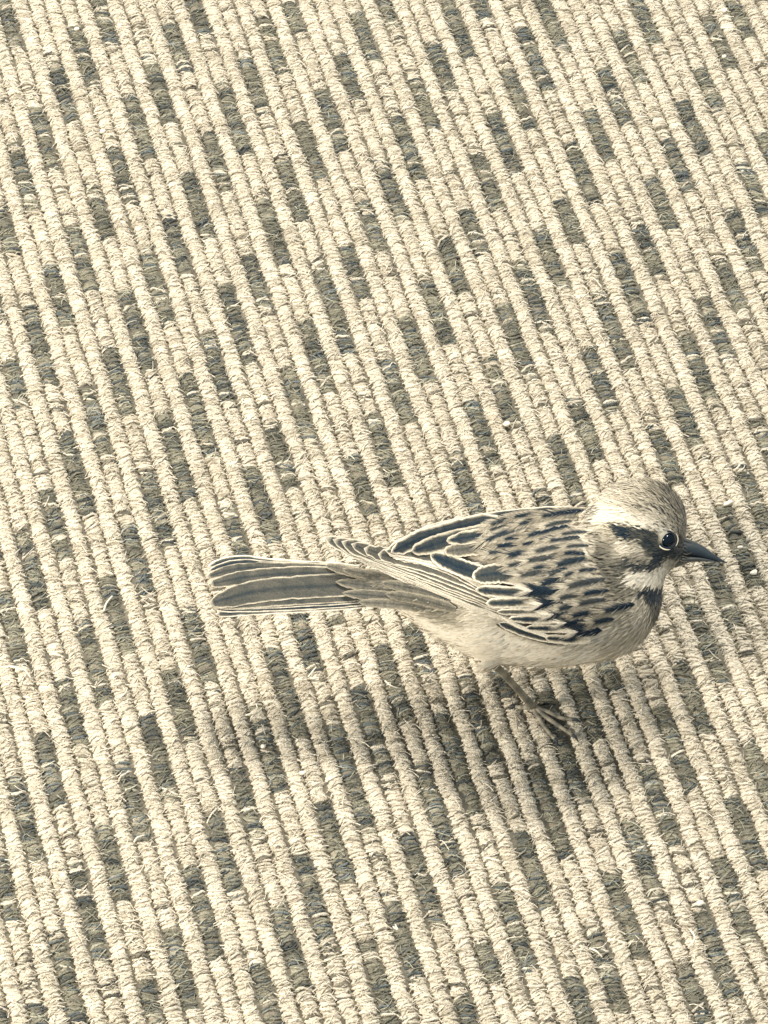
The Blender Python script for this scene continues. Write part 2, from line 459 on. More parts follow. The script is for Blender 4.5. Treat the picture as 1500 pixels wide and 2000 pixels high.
# ---- plumage pattern: the bird's own markings
def cap(P, a, b, r, soft):
    a = np.array(a, float); b = np.array(b, float); d = b - a
    t = np.clip(((P - a) @ d) / max(1e-6, d @ d), 0, 1)
    D = np.linalg.norm(P - (a + t[:, None] * d), axis=1)
    return np.clip((r + soft - D) / (2 * soft), 0, 1)
def ss(x, a, b):
    t = np.clip((x - a) / (b - a), 0, 1); return t * t * (3 - 2 * t)
def marks(px, py):
    P = np.stack([px, py], -1)
    T = np.full(len(px), 0.76)
    def put(a, b, r, soft, val, k=1.0):
        nonlocal T
        m = cap(P, a, b, r, soft) * k; T = T * (1 - m) + val * m
    # belly and flanks pale, breast buff-brown
    T = T + 0.25 * ss(py, 1215, 1275)
    put((870, 1200), (750, 1150), 34, 22, 0.48)
    put((690, 1142), (790, 1150), 34, 14, 0.40)
    put((930, 1275), (1130, 1290), 24, 22, 1.0)
    put((880, 1240), (930, 1280), 12, 12, 0.97)
    put((790, 1196), (890, 1248), 12, 8, 0.92)
    put((1030, 1240), (1180, 1262), 10, 12, 0.62)
    put((1200, 1230), (1265, 1190), 26, 18, 0.72)
    put((1190, 1275), (1250, 1235), 14, 16, 0.66)
    # nape and mantle
    put((1130, 1010), (1190, 970), 34, 22, 0.78)
    put((1150, 1060), (1130, 1010), 28, 20, 0.80)
    put((1190, 1060), (1203, 1140), 32, 18, 0.55)
    put((1176, 1090), (1198, 1150), 22, 16, 0.40)
    put((1205, 1110), (1222, 1100), 8, 6, 0.30)
    put((1150, 1180), (1210, 1190), 26, 18, 0.56)
    # crown
    put((1200, 955), (1270, 945), 34, 22, 0.72)
    put((1255, 985), (1340, 1000), 34, 20, 0.64)
    put((1300, 955), (1345, 1010), 22, 16, 0.48)
    put((1320, 1005), (1352, 1045), 16, 10, 0.50)
    # brow
    put((1180, 1003), (1215, 1012), 13, 8, 0.98)
    put((1215, 1010), (1272, 1028), 12, 10, 0.90)
    put((1260, 1030), (1290, 1035), 6, 5, 0.9)
    # cheek
    put((1222, 1068), (1262, 1070), 22, 8, 0.68)
    put((1215, 1050), (1218, 1085), 5, 4, 0.85)
    put((1195, 1027), (1275, 1042), 6, 4, 0.12)
    put((1212, 1041), (1222, 1046), 11, 5, 0.07)
    put((1240, 1045), (1275, 1052), 11, 6, 0.25)
    put((1262, 1060), (1282, 1085), 12, 7, 0.20)
    put((1290, 1077), (1335, 1078), 17, 8, 0.20)
    put((1322, 1055), (1340, 1085), 12, 7, 0.24)
    put((1284, 1092), (1278, 1105), 10, 6, 0.10)
    put((1278, 1106), (1240, 1108), 9, 5, 0.14)
    put((1238, 1110), (1222, 1092), 6, 4, 0.22)
    put((1235, 1090), (1262, 1096), 7, 5, 0.52)
    # throat and breast patch
    put((1302, 1102), (1322, 1100), 8, 6, 0.62)
    put((1232, 1134), (1285, 1128), 14, 5, 1.0)
    put((1295, 1115), (1296, 1140), 10, 6, 0.9)
    put((1255, 1146), (1272, 1146), 5, 4, 0.95)
    put((1275, 1175), (1282, 1205), 18, 10, 0.40)
    put((1256, 1158), (1290, 1160), 9, 4, 0.03)
    put((1268, 1170), (1292, 1176), 7, 5, 0.08)
    put((1232, 1158), (1240, 1155), 8, 6, 0.42)
    # dark spots on the crown's front
    T = T + 0.08 * ss(T, 0.35, 0.6)
    return np.clip(T, 0, 1)

def plume_tone(px, py, r):
    T = marks(px + r.normal(0, 3.2, len(px)), py + r.normal(0, 3.2, len(px)))
    fr = ss(px, 1255, 1300) * (1 - ss(py, 1030, 1050)) 
    cw = ss(px, 1200, 1250) * (1 - ss(py, 980, 1010))
    sp = r.random(len(px))
    T = np.where((fr > 0.3) & (sp < 0.24 * fr), T * 0.4, T)
    T = np.where((cw > 0.3) & (sp > 0.94), T * 0.65, T)
    return T

bc = tone(marks(bv[:, 0], bv[:, 1]))
body = link("body", mk_mesh("body", W(bv[:, 0], bv[:, 1], bv[:, 2]), None, bc, tris=bt[:, ::-1]), bird, M_PLUME)

# ---- contour plumage: short soft feathers laid over the skin along their flow
e1 = bv[bt[:, 1]] - bv[bt[:, 0]]; e2 = bv[bt[:, 2]] - bv[bt[:, 0]]
fn = np.cross(e1, e2); ar = np.linalg.norm(fn, axis=1); fn /= ar[:, None] + 1e-9
cen = bv.mean(0)
cum = np.cumsum(ar) / ar.sum()
NB = 60000
fi = np.searchsorted(cum, rng.random(NB))
u = rng.random(NB); v = rng.random(NB); sw = u + v > 1; u[sw] = 1 - u[sw]; v[sw] = 1 - v[sw]
RP = bv[bt[fi, 0]] + u[:, None] * e1[fi] + v[:, None] * e2[fi]
RN = fn[fi]
# make sure the normals point outwards
spine = np.array([[735, 1142], [880, 1160], [1090, 1162], [1200, 1110], [1255, 1040], [1330, 1072]], float)
sx = np.interp(RP[:, 0], spine[:, 0], spine[:, 1])
outw = np.stack([np.zeros(NB), RP[:, 1] - sx, RP[:, 2]], -1)
flip = (RN * outw).sum(1) < 0
RN[flip] *= -1
hd = ss(RP[:, 0] - 0.55 * (RP[:, 1] - 1040), 1150, 1215)            # 0 body .. 1 head
bill = np.array([1348.0, 1074.0, 0.0])
fl_b = np.stack([-np.ones(NB), 0.10 + 0.002 * (RP[:, 1] - 1150), np.zeros(NB)], -1)
fl_h = RP - bill; fl_h /= np.linalg.norm(fl_h, axis=1, keepdims=True)
fl_h[:, 1] += 0.15
FL = fl_b * (1 - hd[:, None]) + fl_h * hd[:, None] + rng.normal(0, 0.16, (NB, 3))
FL -= (FL * RN).sum(1, keepdims=True) * RN
FL /= np.linalg.norm(FL, axis=1, keepdims=True) + 1e-9
face = np.clip(1 - np.linalg.norm(RP - np.array([1310, 1065, 0.]), axis=1) / 110, 0, 1)
LEN = (24 * (1 - hd) + 15 * hd) * (1 - 0.5 * face) * rng.uniform(0.7, 1.3, NB)
WD = (2.3 * (1 - hd) + 1.6 * hd) * rng.uniform(0.7, 1.3, NB)
eyed = np.hypot(RP[:, 0] - 1304, RP[:, 1] - 1054)
keep = ~((eyed < 19) & (np.abs(RP[:, 2]) > 25)) & (RP[:, 0] < 1340)
RP, RN, FL, LEN, WD = RP[keep], RN[keep], FL[keep], LEN[keep], WD[keep]
nb = len(RP)
SD = np.cross(RN, FL)
crown = ss(RP[:, 0], 1180, 1230) * (1 - ss(RP[:, 1], 985, 1015))
LEN = LEN * (1 + 0.45 * crown) * (0.6 + 0.4 * ss(RP[:, 0], 740, 860))
lift = (rng.uniform(0.05, 0.20, nb) + crown * rng.uniform(0.0, 0.3, nb) + (rng.random(nb) < 0.08) * 0.3)[:, None]
t3 = [0.0, 0.45, 1.0]
PT = []
for t, wf in zip(t3, (0.8, 1.0, 0.15)):
    c = RP + RN * 0.6 + FL * (LEN * t)[:, None] + RN * lift * (LEN * (t - 0.35 * t * t))[:, None]
    # follow the curve of the body
    PT += [c - SD * (WD * wf)[:, None], c + SD * (WD * wf)[:, None]]
PT = np.stack(PT, 1)                                   # nb, 6, 3
ii = (np.arange(nb) * 6)[:, None]
Q = np.concatenate([ii + np.array([[0, 1, 3, 2]]), ii + np.array([[2, 3, 5, 4]])])
MP = RP + FL * (LEN * 0.55)[:, None]
pt = plume_tone(MP[:, 0], MP[:, 1], rng) + rng.normal(0, 0.055, nb)
PC = np.repeat(pt[:, None], 6, 1); PC[:, 4:] += 0.04
VV = PT.reshape(-1, 3)
plum = link("plumage", mk_mesh("plumage", W(VV[:, 0], VV[:, 1], VV[:, 2]), Q, tone(PC.reshape(-1))), body, M_PLUME)
plum["kind"] = "stuff"

# ---- height of the right flank, smoothed, on which the wing feathers lie
HX = np.arange(360, 1401, 8.0); HY = np.arange(900, 1361, 8.0)
H = np.full((len(HX), len(HY)), np.nan)
for a, x in enumerate(HX):
    for b, y in enumerate(HY):
        h = tree.ray_cast(Vector((x, y, 400.0)), Vector((0, 0, -1)))
        if h[0] is not None: H[a, b] = h[0].z
low = 26.0
H = np.where(np.isnan(H), low, np.maximum(H, low))
ker = np.exp(-0.5 * (np.arange(-6, 7) / 2.6) ** 2); ker /= ker.sum()
Hp = np.pad(H, 6, mode='edge')
Hp = np.apply_along_axis(lambda m: np.convolve(m, ker, 'valid'), 0, Hp)
Hp = np.apply_along_axis(lambda m: np.convolve(m, ker, 'valid'), 1, Hp)
H = np.maximum(Hp, H * 0.0 + low)
def flank(px, py):
    fx = np.clip((px - HX[0]) / 8, 0, len(HX) - 1.001); fy = np.clip((py - HY[0]) / 8, 0, len(HY) - 1.001)
    i = fx.astype(int); j = fy.astype(int); a = fx - i; b = fy - j
    return (H[i, j] * (1 - a) * (1 - b) + H[i + 1, j] * a * (1 - b) + H[i, j + 1] * (1 - a) * b + H[i + 1, j + 1] * a * b)

VA = np.array([-1, -.93, -.84, -.72, -.55, -.3, -.06, .06, .3, .55, .72, .84, .93, 1])
def feather(pts, hw, tc, te, ew, layer, tip=0.2, basepale=None, te2=None, tipw=None, base=0.12, camber=1.8, surf=flank, n=30,
            grad=0.0, seed=0, wprof=None, shaft=True, lay2=None):
    """one vane: pts base->tip, half width hw, centre tone tc, edge tone te (te2 = other edge), edge width ew"""
    r = np.random.default_rng(seed + int(pts[0][0] * 7 + pts[-1][1] * 13))
    pts = np.array(pts, float)
    d = np.r_[0, np.cumsum(np.linalg.norm(np.diff(pts, axis=0), axis=1))]; L = d[-1]; d /= L
    t = np.linspace(0, 1, n) ** 0.9
    X = smooth_interp(t, d, pts[:, 0]) if len(pts) > 2 else np.interp(t, d, pts[:, 0])
    Y = smooth_interp(t, d, pts[:, 1]) if len(pts) > 2 else np.interp(t, d, pts[:, 1])
    tx, ty = np.gradient(X), np.gradient(Y); m = np.hypot(tx, ty); tx /= m; ty /= m
    nx, ny = -ty, tx
    tl = max(tip, min(0.5, hw / L))
    wd = np.where(t > 1 - tl, np.sqrt(np.clip(1 - ((t - (1 - tl)) / tl) ** 2, 0.0, 1)), 1.0)
    wd *= np.clip(0.45 + 0.55 * t / max(base, 1e-3), 0, 1)
    if wprof is not None: wd *= np.interp(t, *wprof)
    wd = hw * np.maximum(wd, 0.02)
    v = VA[None]
    rag = 1 + r.normal(0, 0.035 + 0.06 * ss(t, 0.7, 1.0), n)[:, None]
    PX = X[:, None] + nx[:, None] * wd[:, None] * v * rag; PY = Y[:, None] + ny[:, None] * wd[:, None] * v * rag
    lay = layer if lay2 is None else layer + (lay2 - layer) * t[:, None]
    PW = surf(PX, PY) + lay - camber * v ** 2 + camber * 0.3
    dist = np.minimum((1 - np.abs(v)) * wd[:, None], (1 - t[:, None]) * L * (ew / (tipw or ew)))
    ev = ew * (1 + 0.28 * noise1(t * L / 18.0, int(r.integers(1e6)), 2))[:, None]
    e = 1 - ss(dist + r.normal(0, 0.35, dist.shape), ev * 0.4, ev * 1.35)
    ed = np.where(v < 0, te, te if te2 is None else te2) * np.ones_like(PX)
    T = tc + grad * (t[:, None] - 0.5) + r.normal(0, 0.018, PX.shape) + r.normal(0, 0.02, (n, 1))
    if basepale is not None: T = T + (basepale - T) * (1 - ss(t[:, None] + 0.10 * v, 0.16, 0.42))
    if shaft: T = T - 0.09 * (np.abs(v) < 0.1)
    T = T * (1 - e) + ed * e
    k = len(VA); idx = np.arange(n * k).reshape(n, k)
    Q = np.stack([idx[:-1, :-1], idx[1:, :-1], idx[1:, 1:], idx[:-1, 1:]], -1).reshape(-1, 4)
    return PX, PY, PW, Q, T

def z2(*a):   # pairs measured on the wing enlargement
    return [(740 + a[k] / 3, 960 + a[k + 1] / 3) for k in range(0, len(a), 2)]
def z3(*a):   # pairs measured on the tail enlargement
    return [(380 + a[k] / 3.125, 1000 + a[k + 1] / 3.125) for k in range(0, len(a), 2)]

def barbed(pts, hw, core, tc, te, layer, tipc=None, seed=0, nb=64, tipfrac=0.2):
    """soft body feather: barbs leaving a shaft, dark streak down the middle, ragged pale fringe"""
    r = np.random.default_rng(seed + int(pts[0][0] * 11 + pts[0][1] * 5))
    pts = np.array(pts, float)
    d = np.r_[0, np.cumsum(np.linalg.norm(np.diff(pts, axis=0), axis=1))]; L = d[-1]; d /= L
    t = np.tile(np.linspace(0.0, 0.97, nb), 2); sd = np.repeat([-1.0, 1.0], nb)
    t = np.clip(t + r.normal(0, 0.012, len(t)), 0, 0.985)
    X = smooth_interp(t, d, pts[:, 0]); Y = smooth_interp(t, d, pts[:, 1])
    e = 0.01
    tx = smooth_interp(np.clip(t + e, 0, 1), d, pts[:, 0]) - smooth_interp(np.clip(t - e, 0, 1), d, pts[:, 0])
    ty = smooth_interp(np.clip(t + e, 0, 1), d, pts[:, 1]) - smooth_interp(np.clip(t - e, 0, 1), d, pts[:, 1])
    m = np.hypot(tx, ty) + 1e-9; tx /= m; ty /= m
    nx, ny = -ty * sd, tx * sd
    an = np.radians(36 - 22 * t) + r.normal(0, 0.06, len(t))
    bx, by = tx * np.cos(an) + nx * np.sin(an), ty * np.cos(an) + ny * np.sin(an)
    prof = np.sqrt(np.clip(np.sin(np.pi * np.clip(0.16 + 0.80 * t, 0, 1)), 0.05, 1))
    ln = hw * prof / np.maximum(np.sin(an), 0.30) * r.uniform(0.85, 1.2, len(t))
    cr = core * np.sqrt(np.clip(np.sin(np.pi * np.clip(0.14 + t / (1 - tipfrac) * 0.86, 0, 1)), 0, 1)) * (t < 1 - tipfrac + 0.02)
    cf = np.clip(cr / (hw * prof + 1e-6) * r.uniform(0.85, 1.15, len(t)), 0.0, 0.9)
    st = np.stack([np.zeros_like(t), cf * 0.55, np.minimum(cf * 1.35 + 0.10, 0.96), np.ones_like(t)], 1)
    hwid = L / nb * 1.0
    wf = np.stack([np.full_like(t, 1.0), np.full_like(t, 1.0), np.full_like(t, 0.9), np.full_like(t, 0.15)], 1)
    CX = X[:, None] + bx[:, None] * ln[:, None] * st; CY = Y[:, None] + by[:, None] * ln[:, None] * st
    PX = np.stack([CX - tx[:, None] * hwid * wf, CX + tx[:, None] * hwid * wf], 2)
    PY = np.stack([CY - ty[:, None] * hwid * wf, CY + ty[:, None] * hwid * wf], 2)
    jit = r.uniform(0, 1.2, len(t))[:, None, None]
    PW = flank(PX, PY) + layer + 2.5 * t[:, None, None] - 2.5 * st[:, :, None] ** 2 + jit
    edge = te + r.normal(0, 0.05, len(t))
    if tipc is not None: edge = edge + (tipc - edge) * ss(t, 1 - tipfrac - 0.15, 1 - tipfrac + 0.02)
    dk = np.where(cf > 0.02, tc + r.normal(0, 0.04, len(t)), edge)
    T = np.stack([dk, dk, edge, edge + 0.03], 1)[:, :, None] * np.ones((1, 1, 2))
    ii = (np.arange(len(t)) * 8)[:, None]
    Q = np.concatenate([ii + np.array([[a, a + 1, a + 3, a + 2]]) for a in (0, 2, 4)])
    return PX, PY, PW, Q, T

FEATHERS = []      # name, feather result
def add(name, *a, **k): FEATHERS.append((name, feather(*a, **k)))

# primaries: the long folded wing tip; v<0 is the lower edge for feathers that run to the left
PR = [([(1000, 1172), (900, 1128), (800, 1094), (738, 1082)], 15, .34, .94),
      ([(1010, 1186), (890, 1138), (790, 1100), (692, 1064)], 15, .33, .90),
      ([(1030, 1200), (900, 1150), (790, 1107), (660, 1056)], 15, .33, .90),
      ([(1060, 1216), (920, 1167), (790, 1113), (634, 1050)], 14, .34, .90),
      ([(1090, 1234), (940, 1182), (800, 1124), (664, 1070)], 10, .28, .92),
      ([(1120, 1245), (960, 1194), (820, 1136), (700, 1090)], 8, .28, .94),
      ([(1140, 1250), (990, 1210), (850, 1156), (730, 1105)], 6, .36, 1.0)]
PX_ = []
for q in np.linspace(0, 6, 11):
    a = int(min(q, 5)); f = q - a
    PX_.append(([((1 - f) * x0 + f * x1, (1 - f) * y0 + f * y1) for (x0, y0), (x1, y1) in zip(PR[a][0], PR[a + 1][0])],
                (1 - f) * PR[a][1] + f * PR[a + 1][1], (1 - f) * PR[a][2] + f * PR[a + 1][2], (1 - f) * PR[a][3] + f * PR[a + 1][3]))
for q, (p, hw, tc, te) in enumerate(PX_):
    add("primary_feather", p, hw, tc, te, 2.6, 8.0 + 1.3 * (10 - q), tip=0.12, camber=0.3, lay2=10 + 1.2 * (10 - q))
# secondaries showing as fine stripes above them
SC = [([(985, 1172), (900, 1120), (830, 1092), (762, 1080)], 13, .32, .93),
      ([(960, 1150), (890, 1110), (820, 1088), (756, 1078)], 12, .84, 1.0),
      ([(945, 1135), (880, 1102), (815, 1084), (752, 1075)], 9, .34, .95)]
for q, (p, hw, tc, te) in enumerate(SC):
    add("secondary_feather", p, hw, tc, te, 3.0, 23 + 1.8 * q, tip=0.15, camber=0.6)
# tertials
add("tertial_feather", z2(720, 520, 500, 452, 300, 368), 17, .16, .92, 5.0, 31, te2=.92, tip=.3, base=.02)
add("tertial_feather", z2(720, 320, 560, 330, 380, 352), 15, .36, .78, 4.5, 33, tip=.3)
add("tertial_feather", z2(1130, 100, 600, 160, 270, 236, 45, 345), 10, .22, .92, 3.2, 27, tip=.15)
add("tertial_feather", z2(700, 160, 420, 222, 210, 290, 70, 358), 17, .20, .90, 5.0, 29, tip=.25)
add("tertial_feather", z2(680, 225, 450, 275, 190, 350), 17, .20, .80, 5.0, 32, tip=.3)
add("tertial_feather", z2(840, 205, 620, 250, 395, 290), 14, .20, .82, 4.6, 34, tip=.3)
# greater coverts
GC = [(z2(900, 520, 700, 480, 545, 500), 19, .24), (z2(940, 595, 760, 590, 565, 575), 12, .22),
      (z2(960, 645, 800, 650, 625, 655), 11, .24), (z2(1010, 705, 850, 705, 690, 705), 7, .34),
      (z2(1050, 752, 900, 750, 760, 745), 8, .20), (z2(1120, 806, 980, 803, 860, 800), 8, .18),
      (z2(1240, 868, 1100, 868, 975, 858), 9, .14)]
for q, (p, hw, tc) in enumerate(GC):
    add("greater_covert", p, hw, tc, .93, 4.4, 36 - q * 0.6, tip=.3, tipw=6, te2=.88, basepale=.82)
add("primary_covert", z2(1120, 875, 930, 850, 700, 770), 8, .24, .97, 3.0, 27, tip=.2)
add("primary_covert", z2(1050, 900, 860, 850, 680, 775), 5, .30, .7, 1.8, 24, tip=.2)
add("primary_covert", z2(1100, 895, 950, 835, 820, 790, 700, 720), 4, .98, .99, 1.5, 30, tip=.3)
# median coverts, dark with cream tips
for a, b, c, d in ((1010, 590, 850, 580), (1060, 650, 915, 665), (1130, 715, 980, 725), (1200, 765, 1050, 775), (1290, 815, 1110, 830)):
    FEATHERS.append(("median_covert", barbed(z2(a + 20, b, (a + c) / 2, (b + d) / 2 - 4, c, d), 13, 15, .04, .16, 47, tipc=1.05, tipfrac=.30)))
# scapulars, mantle and lesser coverts: dark streaked centres with buff edges
ST = """1160,115,950,150,14;940,135,800,150,11;820,145,660,195,13;1090,180,990,203,11;1070,208,870,262,15;950,160,830,192,12;
840,208,615,295,16;760,190,660,225,10;860,265,750,280,12;1030,265,960,280,9;1140,272,1015,288,15;1080,316,925,354,17;810,312,710,322,14;
900,360,770,375,21;770,355,660,362,17;1010,390,890,405,20;1170,365,1110,365,12;1170,400,1060,430,20;850,430,780,435,12;980,475,840,490,20;
1080,465,990,500,27;1060,520,970,540,22;1240,460,1200,465,11;1290,520,1110,560,20;1310,585,1220,600,14;1050,580,920,580,20;1220,650,1060,690,20;
1290,640,1190,660,16;1460,670,1340,700,20;1340,755,1290,765,18;1180,240,1090,250,10;1190,320,1120,325,10;940,300,860,310,10;1000,440,920,450,12;1180,470,1110,490,14;
1160,610,1080,625,15;1250,710,1150,730,14"""
for q, st in enumerate(ST.replace("\n", "").split(";")):
    a, b, c, d, h = [float(x) for x in st.split(",")]
    dx, dy = c - a, d - b; m = math.hypot(dx, dy)
    p = z2(a - dx / m * 40, b - dy / m * 40, (a + c) / 2, (b + d) / 2 - 5, c + dx / m * 48, d + dy / m * 48)
    ly = 35 + 5 * ss(np.array(b), 350, 600).item() + 0.012 * (a - 600)
    FEATHERS.append(("scapular_feather" if b < 450 else "lesser_covert",
                     barbed(p, (h + 20) / 3, h / 3 * 1.15, .05 + 0.055 * (q % 4), .62 + 0.05 * (q % 4), ly)))

rf = np.random.default_rng(5)
for q in range(46):
    y = rf.uniform(120, 760); x = rf.uniform(660 + max(0, y - 200) * 0.72, 1120 + 0.5 * min(max(y - 300, 0), 400))
    if y < 130 + (1150 - x) * 0.10: continue
    L = rf.uniform(70, 130); sl = 0.16 + 0.1 * rf.normal() - 0.10 * (y > 500)
    FEATHERS.append(("scapular_feather" if y < 450 else "lesser_covert",
                     barbed(z2(x + L / 2, y - L / 2 * sl, x, y - 4, x - L / 2, y + L / 2 * sl), rf.uniform(7, 11), rf.uniform(2.0, 4.5),
                            rf.uniform(.2, .48), rf.uniform(.58, .78), 33 + 5 * (y > 450) + 0.012 * (x - 600))))

def wing(sign):
    root = link("wing", None, bird)
    for name, (PX, PY, PW, Q, T) in FEATHERS:
        V = W(PX, PY, sign * PW).reshape(-1, 3)
        link(name, mk_mesh(name, V, Q if sign > 0 else Q[:, ::-1], tone(T.reshape(-1))), root, M_FEATHER)
    return root
wing(1); wing(-1)

# ---- tail: vanes lying in a nearly level fan
def tailw(px, py):
    return 0.55 * (py - 1145) + 0.02 * (px - 740)
tail = link("tail", None, bird)
def tf(name, pts, hw, tc, te, ew, layer, **k):
    PX, PY, PW, Q, T = feather(pts, hw, tc, te, ew, layer, surf=tailw, camber=2.0, **k)
    link(name, mk_mesh(name, W(PX, PY, PW).reshape(-1, 3), Q, tone(T.reshape(-1))), tail, M_FEATHER)
tf("tail_feather", z3(1000, 335, 500, 308, 230, 288, 78, 335), 7, .24, 1.0, 3.4, 0, tip=.1)
tf("tail_feather", z3(1000, 345, 500, 322, 230, 312, 80, 360), 7, .20, .96, 2.6, 1.5, tip=.1)
tf("tail_feather", z3(1000, 360, 500, 340, 240, 350, 72, 395), 11, .31, .80, 2.4, 3, tip=.15)
tf("tail_feather", z3(1050, 385, 600, 375, 300, 400, 90, 440), 14, .31, .80, 2.4, 5, tip=.2)
tf("tail_feather", z3(1120, 560, 700, 590, 300, 612, 125, 625), 7, .30, .98, 2.6, 0, tip=.1)
tf("tail_feather", z3(1120, 545, 700, 575, 300, 590, 112, 590), 7, .16, .92, 2.2, 2, tip=.1)
tf("tail_feather", z3(1120, 530, 700, 555, 300, 573, 100, 575), 7, .18, .88, 2.2, 4, tip=.1)
tf("tail_feather", z3(1170, 490, 700, 520, 350, 545, 95, 560), 14, .30, .76, 2.2, 6, tip=.15)
tf("tail_feather", z3(1150, 440, 700, 455, 350, 490, 88, 560), 23, .31, .78, 2.6, 9, tip=.3)
# upper tail coverts
for p, hw, tc, te, ly in ((z3(1120, 420, 980, 370, 800, 325), 10, .42, .66, 14), (z3(1180, 440, 1050, 385, 900, 350), 9, .40, .62, 16),
                          (z3(1230, 450, 1120, 455, 1000, 480), 9, .40, .66, 17), (z3(1260, 470, 1180, 470, 1085, 490), 8, .42, .68, 19),
                          (z3(1300, 470, 1240, 510, 1165, 570), 9, .36, .62, 18), (z3(1330, 500, 1270, 540, 1200, 585), 9, .40, .62, 17)):
    tf("tail_covert", p, hw, tc, te, 2.4, ly, tip=.4)

def rumpw(px, py):
    f = ss(px, 690, 790)
    return np.maximum(tailw(px, py) + 10, flank(px, py) * f + (tailw(px, py) + 12) * (1 - f))
for q, (p, hw, tc) in enumerate((([(850, 1150), (770, 1132), (668, 1112)], 11, .40), ([(850, 1165), (760, 1150), (655, 1136)], 12, .36), ([(855, 1182), (775, 1168), (668, 1158)], 11, .36),
                 ([(865, 1195), (790, 1182), (700, 1176)], 10, .42), ([(880, 1172), (820, 1152), (745, 1138)], 11, .40), ([(890, 1190), (825, 1172), (752, 1160)], 11, .40))):
    PX, PY, PW, Q, T = feather(p, hw, tc, .58, 3.0, 5 + 1.2 * q, surf=rumpw, camber=1.5, tip=.35)
    link("tail_covert", mk_mesh("tail_covert", W(PX, PY, PW).reshape(-1, 3), Q, tone(T.reshape(-1))), tail, M_FEATHER)

# ---- bill
def bill_part(name, top, bot, half, tcol):
    top = np.array(top, float); bot = np.array(bot, float); n = 14
    t = np.linspace(0, 1, n); t0 = np.linspace(0, 1, len(top))
    tx, ty = np.interp(t, t0, top[:, 0]), smooth_interp(t, t0, top[:, 1])
    bx, by = np.interp(t, t0, bot[:, 0]), smooth_interp(t, t0, bot[:, 1])
    a = np.linspace(0, 2 * np.pi, 14, endpoint=False)
    V = []; T = []
    for k in range(n):
        cx, cy = (tx[k] + bx[k]) / 2, (ty[k] + by[k]) / 2
        hx, hy = (tx[k] - bx[k]) / 2, (ty[k] - by[k]) / 2
        hw = half * (1 - t[k]) ** 0.75 + 0.6
        for q in a:
            V.append((cx + hx * math.cos(q), cy + hy * math.cos(q), hw * math.sin(q))); T.append(tcol(t[k], math.cos(q)))
    V = np.array(V)
    idx = np.arange(n * 14).reshape(n, 14)
    Q = np.stack([idx[:-1], np.roll(idx[:-1], -1, 1), np.roll(idx[1:], -1, 1), idx[1:]], -1).reshape(-1, 4)
    return link(name, mk_mesh(name, W(V[:, 0], V[:, 1], V[:, 2]), Q, tone(np.array(T))), bird, M_BILL)
bill_part("upper_bill", [(1326, 1048), (1350, 1055), (1373, 1066), (1397, 1084), (1420, 1099)],
          [(1326, 1088), (1352, 1088), (1372, 1090), (1398, 1095), (1419, 1100)], 20, lambda t, c: 0.19 - 0.10 * t + 0.05 * c)
bill_part("lower_bill", [(1322, 1082), (1348, 1086), (1368, 1088), (1388, 1092), (1405, 1096)],
          [(1318, 1110), (1346, 1099), (1366, 1097), (1388, 1097), (1404, 1098)], 17, lambda t, c: 0.28 - 0.14 * t)

# ---- eyes: glossy dark ball with a broken pale lid ring
def eye(sign):
    h = tree.ray_cast(Vector((1304, 1054, sign * 400.0)), Vector((0, 0, -sign)))
    w0 = h[0].z
    root = link("eye", None, bird)
    n, m = 24, 16
    V = []
    th = np.linspace(0, np.pi, m)[:, None]; ph = np.linspace(0, 2 * np.pi, n, endpoint=False)[None]
    X = 1304 + 15.5 * np.sin(th) * np.cos(ph); Y = 1054 + 15.0 * np.sin(th) * np.sin(ph); Z = w0 - sign * 4 + sign * 14 * np.cos(th) * np.ones_like(ph)
    idx = np.arange(n * m).reshape(m, n)
    Q = np.stack([idx[:-1], np.roll(idx[:-1], -1, 1), np.roll(idx[1:], -1, 1), idx[1:]], -1).reshape(-1, 4)
    link("eyeball", mk_mesh("eyeball", W(X, Y, Z).reshape(-1, 3), Q, tone(np.full(n * m, 0.0)) * 0.4), root, M_EYE)
    def lid(a0, a1, R, rad, tn, dz):
        a = np.radians(np.linspace(a0, a1, 16)); t = np.linspace(0, 1, 16)
        P = W(1304 + R * 1.03 * np.cos(a), 1054 - R * np.sin(a), w0 + sign * (dz + 0 * a))
        V, Q, T = tube(P, np.maximum(0.25, rad * np.sin(np.pi * t) ** 0.4) * U, 6)
        link("eyelid_ring", mk_mesh("eyelid_ring", V, Q, tone(np.full(len(V), tn)), tris=T), root, M_PLUME)
    lid(0, 360, 16.5, 2.2, .06, 3.5)
    lid(62, 150, 19.5, 1.5, .86, 4.0)
    lid(175, 285, 19.8, 1.5, .86, 4.0)
    lid(-40, 40, 19.8, 0.9, .80, 4.0)
eye(1); eye(-1)

# ---- bristles over the base of the bill
bp = []
rb = np.random.default_rng(9)
for sg in (1, -1):
    for q in range(26):
        y0 = rb.uniform(1052, 1100); x0 = rb.uniform(1322, 1334); L = rb.uniform(10, 22)
        w0 = sg * rb.uniform(8, 20)
        P = W(np.array([x0, x0 + L * .5, x0 + L]), np.array([y0, y0 + rb.normal(1, 2), y0 + rb.normal(4, 3)]), np.array([w0, w0 + sg * 3.5, w0 + sg * 1.0]))
        V, Q, T = tube(P, np.array([1.0, 0.7, 0.2]) * U * rb.uniform(0.7, 1.2), 4, n=6)
        bp.append((V, Q, np.array(T), np.full(len(V), rb.uniform(0.1, 0.45))))
bV = []; bQ = []; bT = []; bC = []; off0 = 0
for V, Q, T, C in bp:
    bV.append(V); bQ.append(Q + off0); bT.append(T + off0); bC.append(C); off0 += len(V)
link("bristles", mk_mesh("bristles", np.concatenate(bV), np.concatenate(bQ), tone(np.concatenate(bC)), tris=np.concatenate(bT)), body, M_PLUME)["kind"] = "stuff"

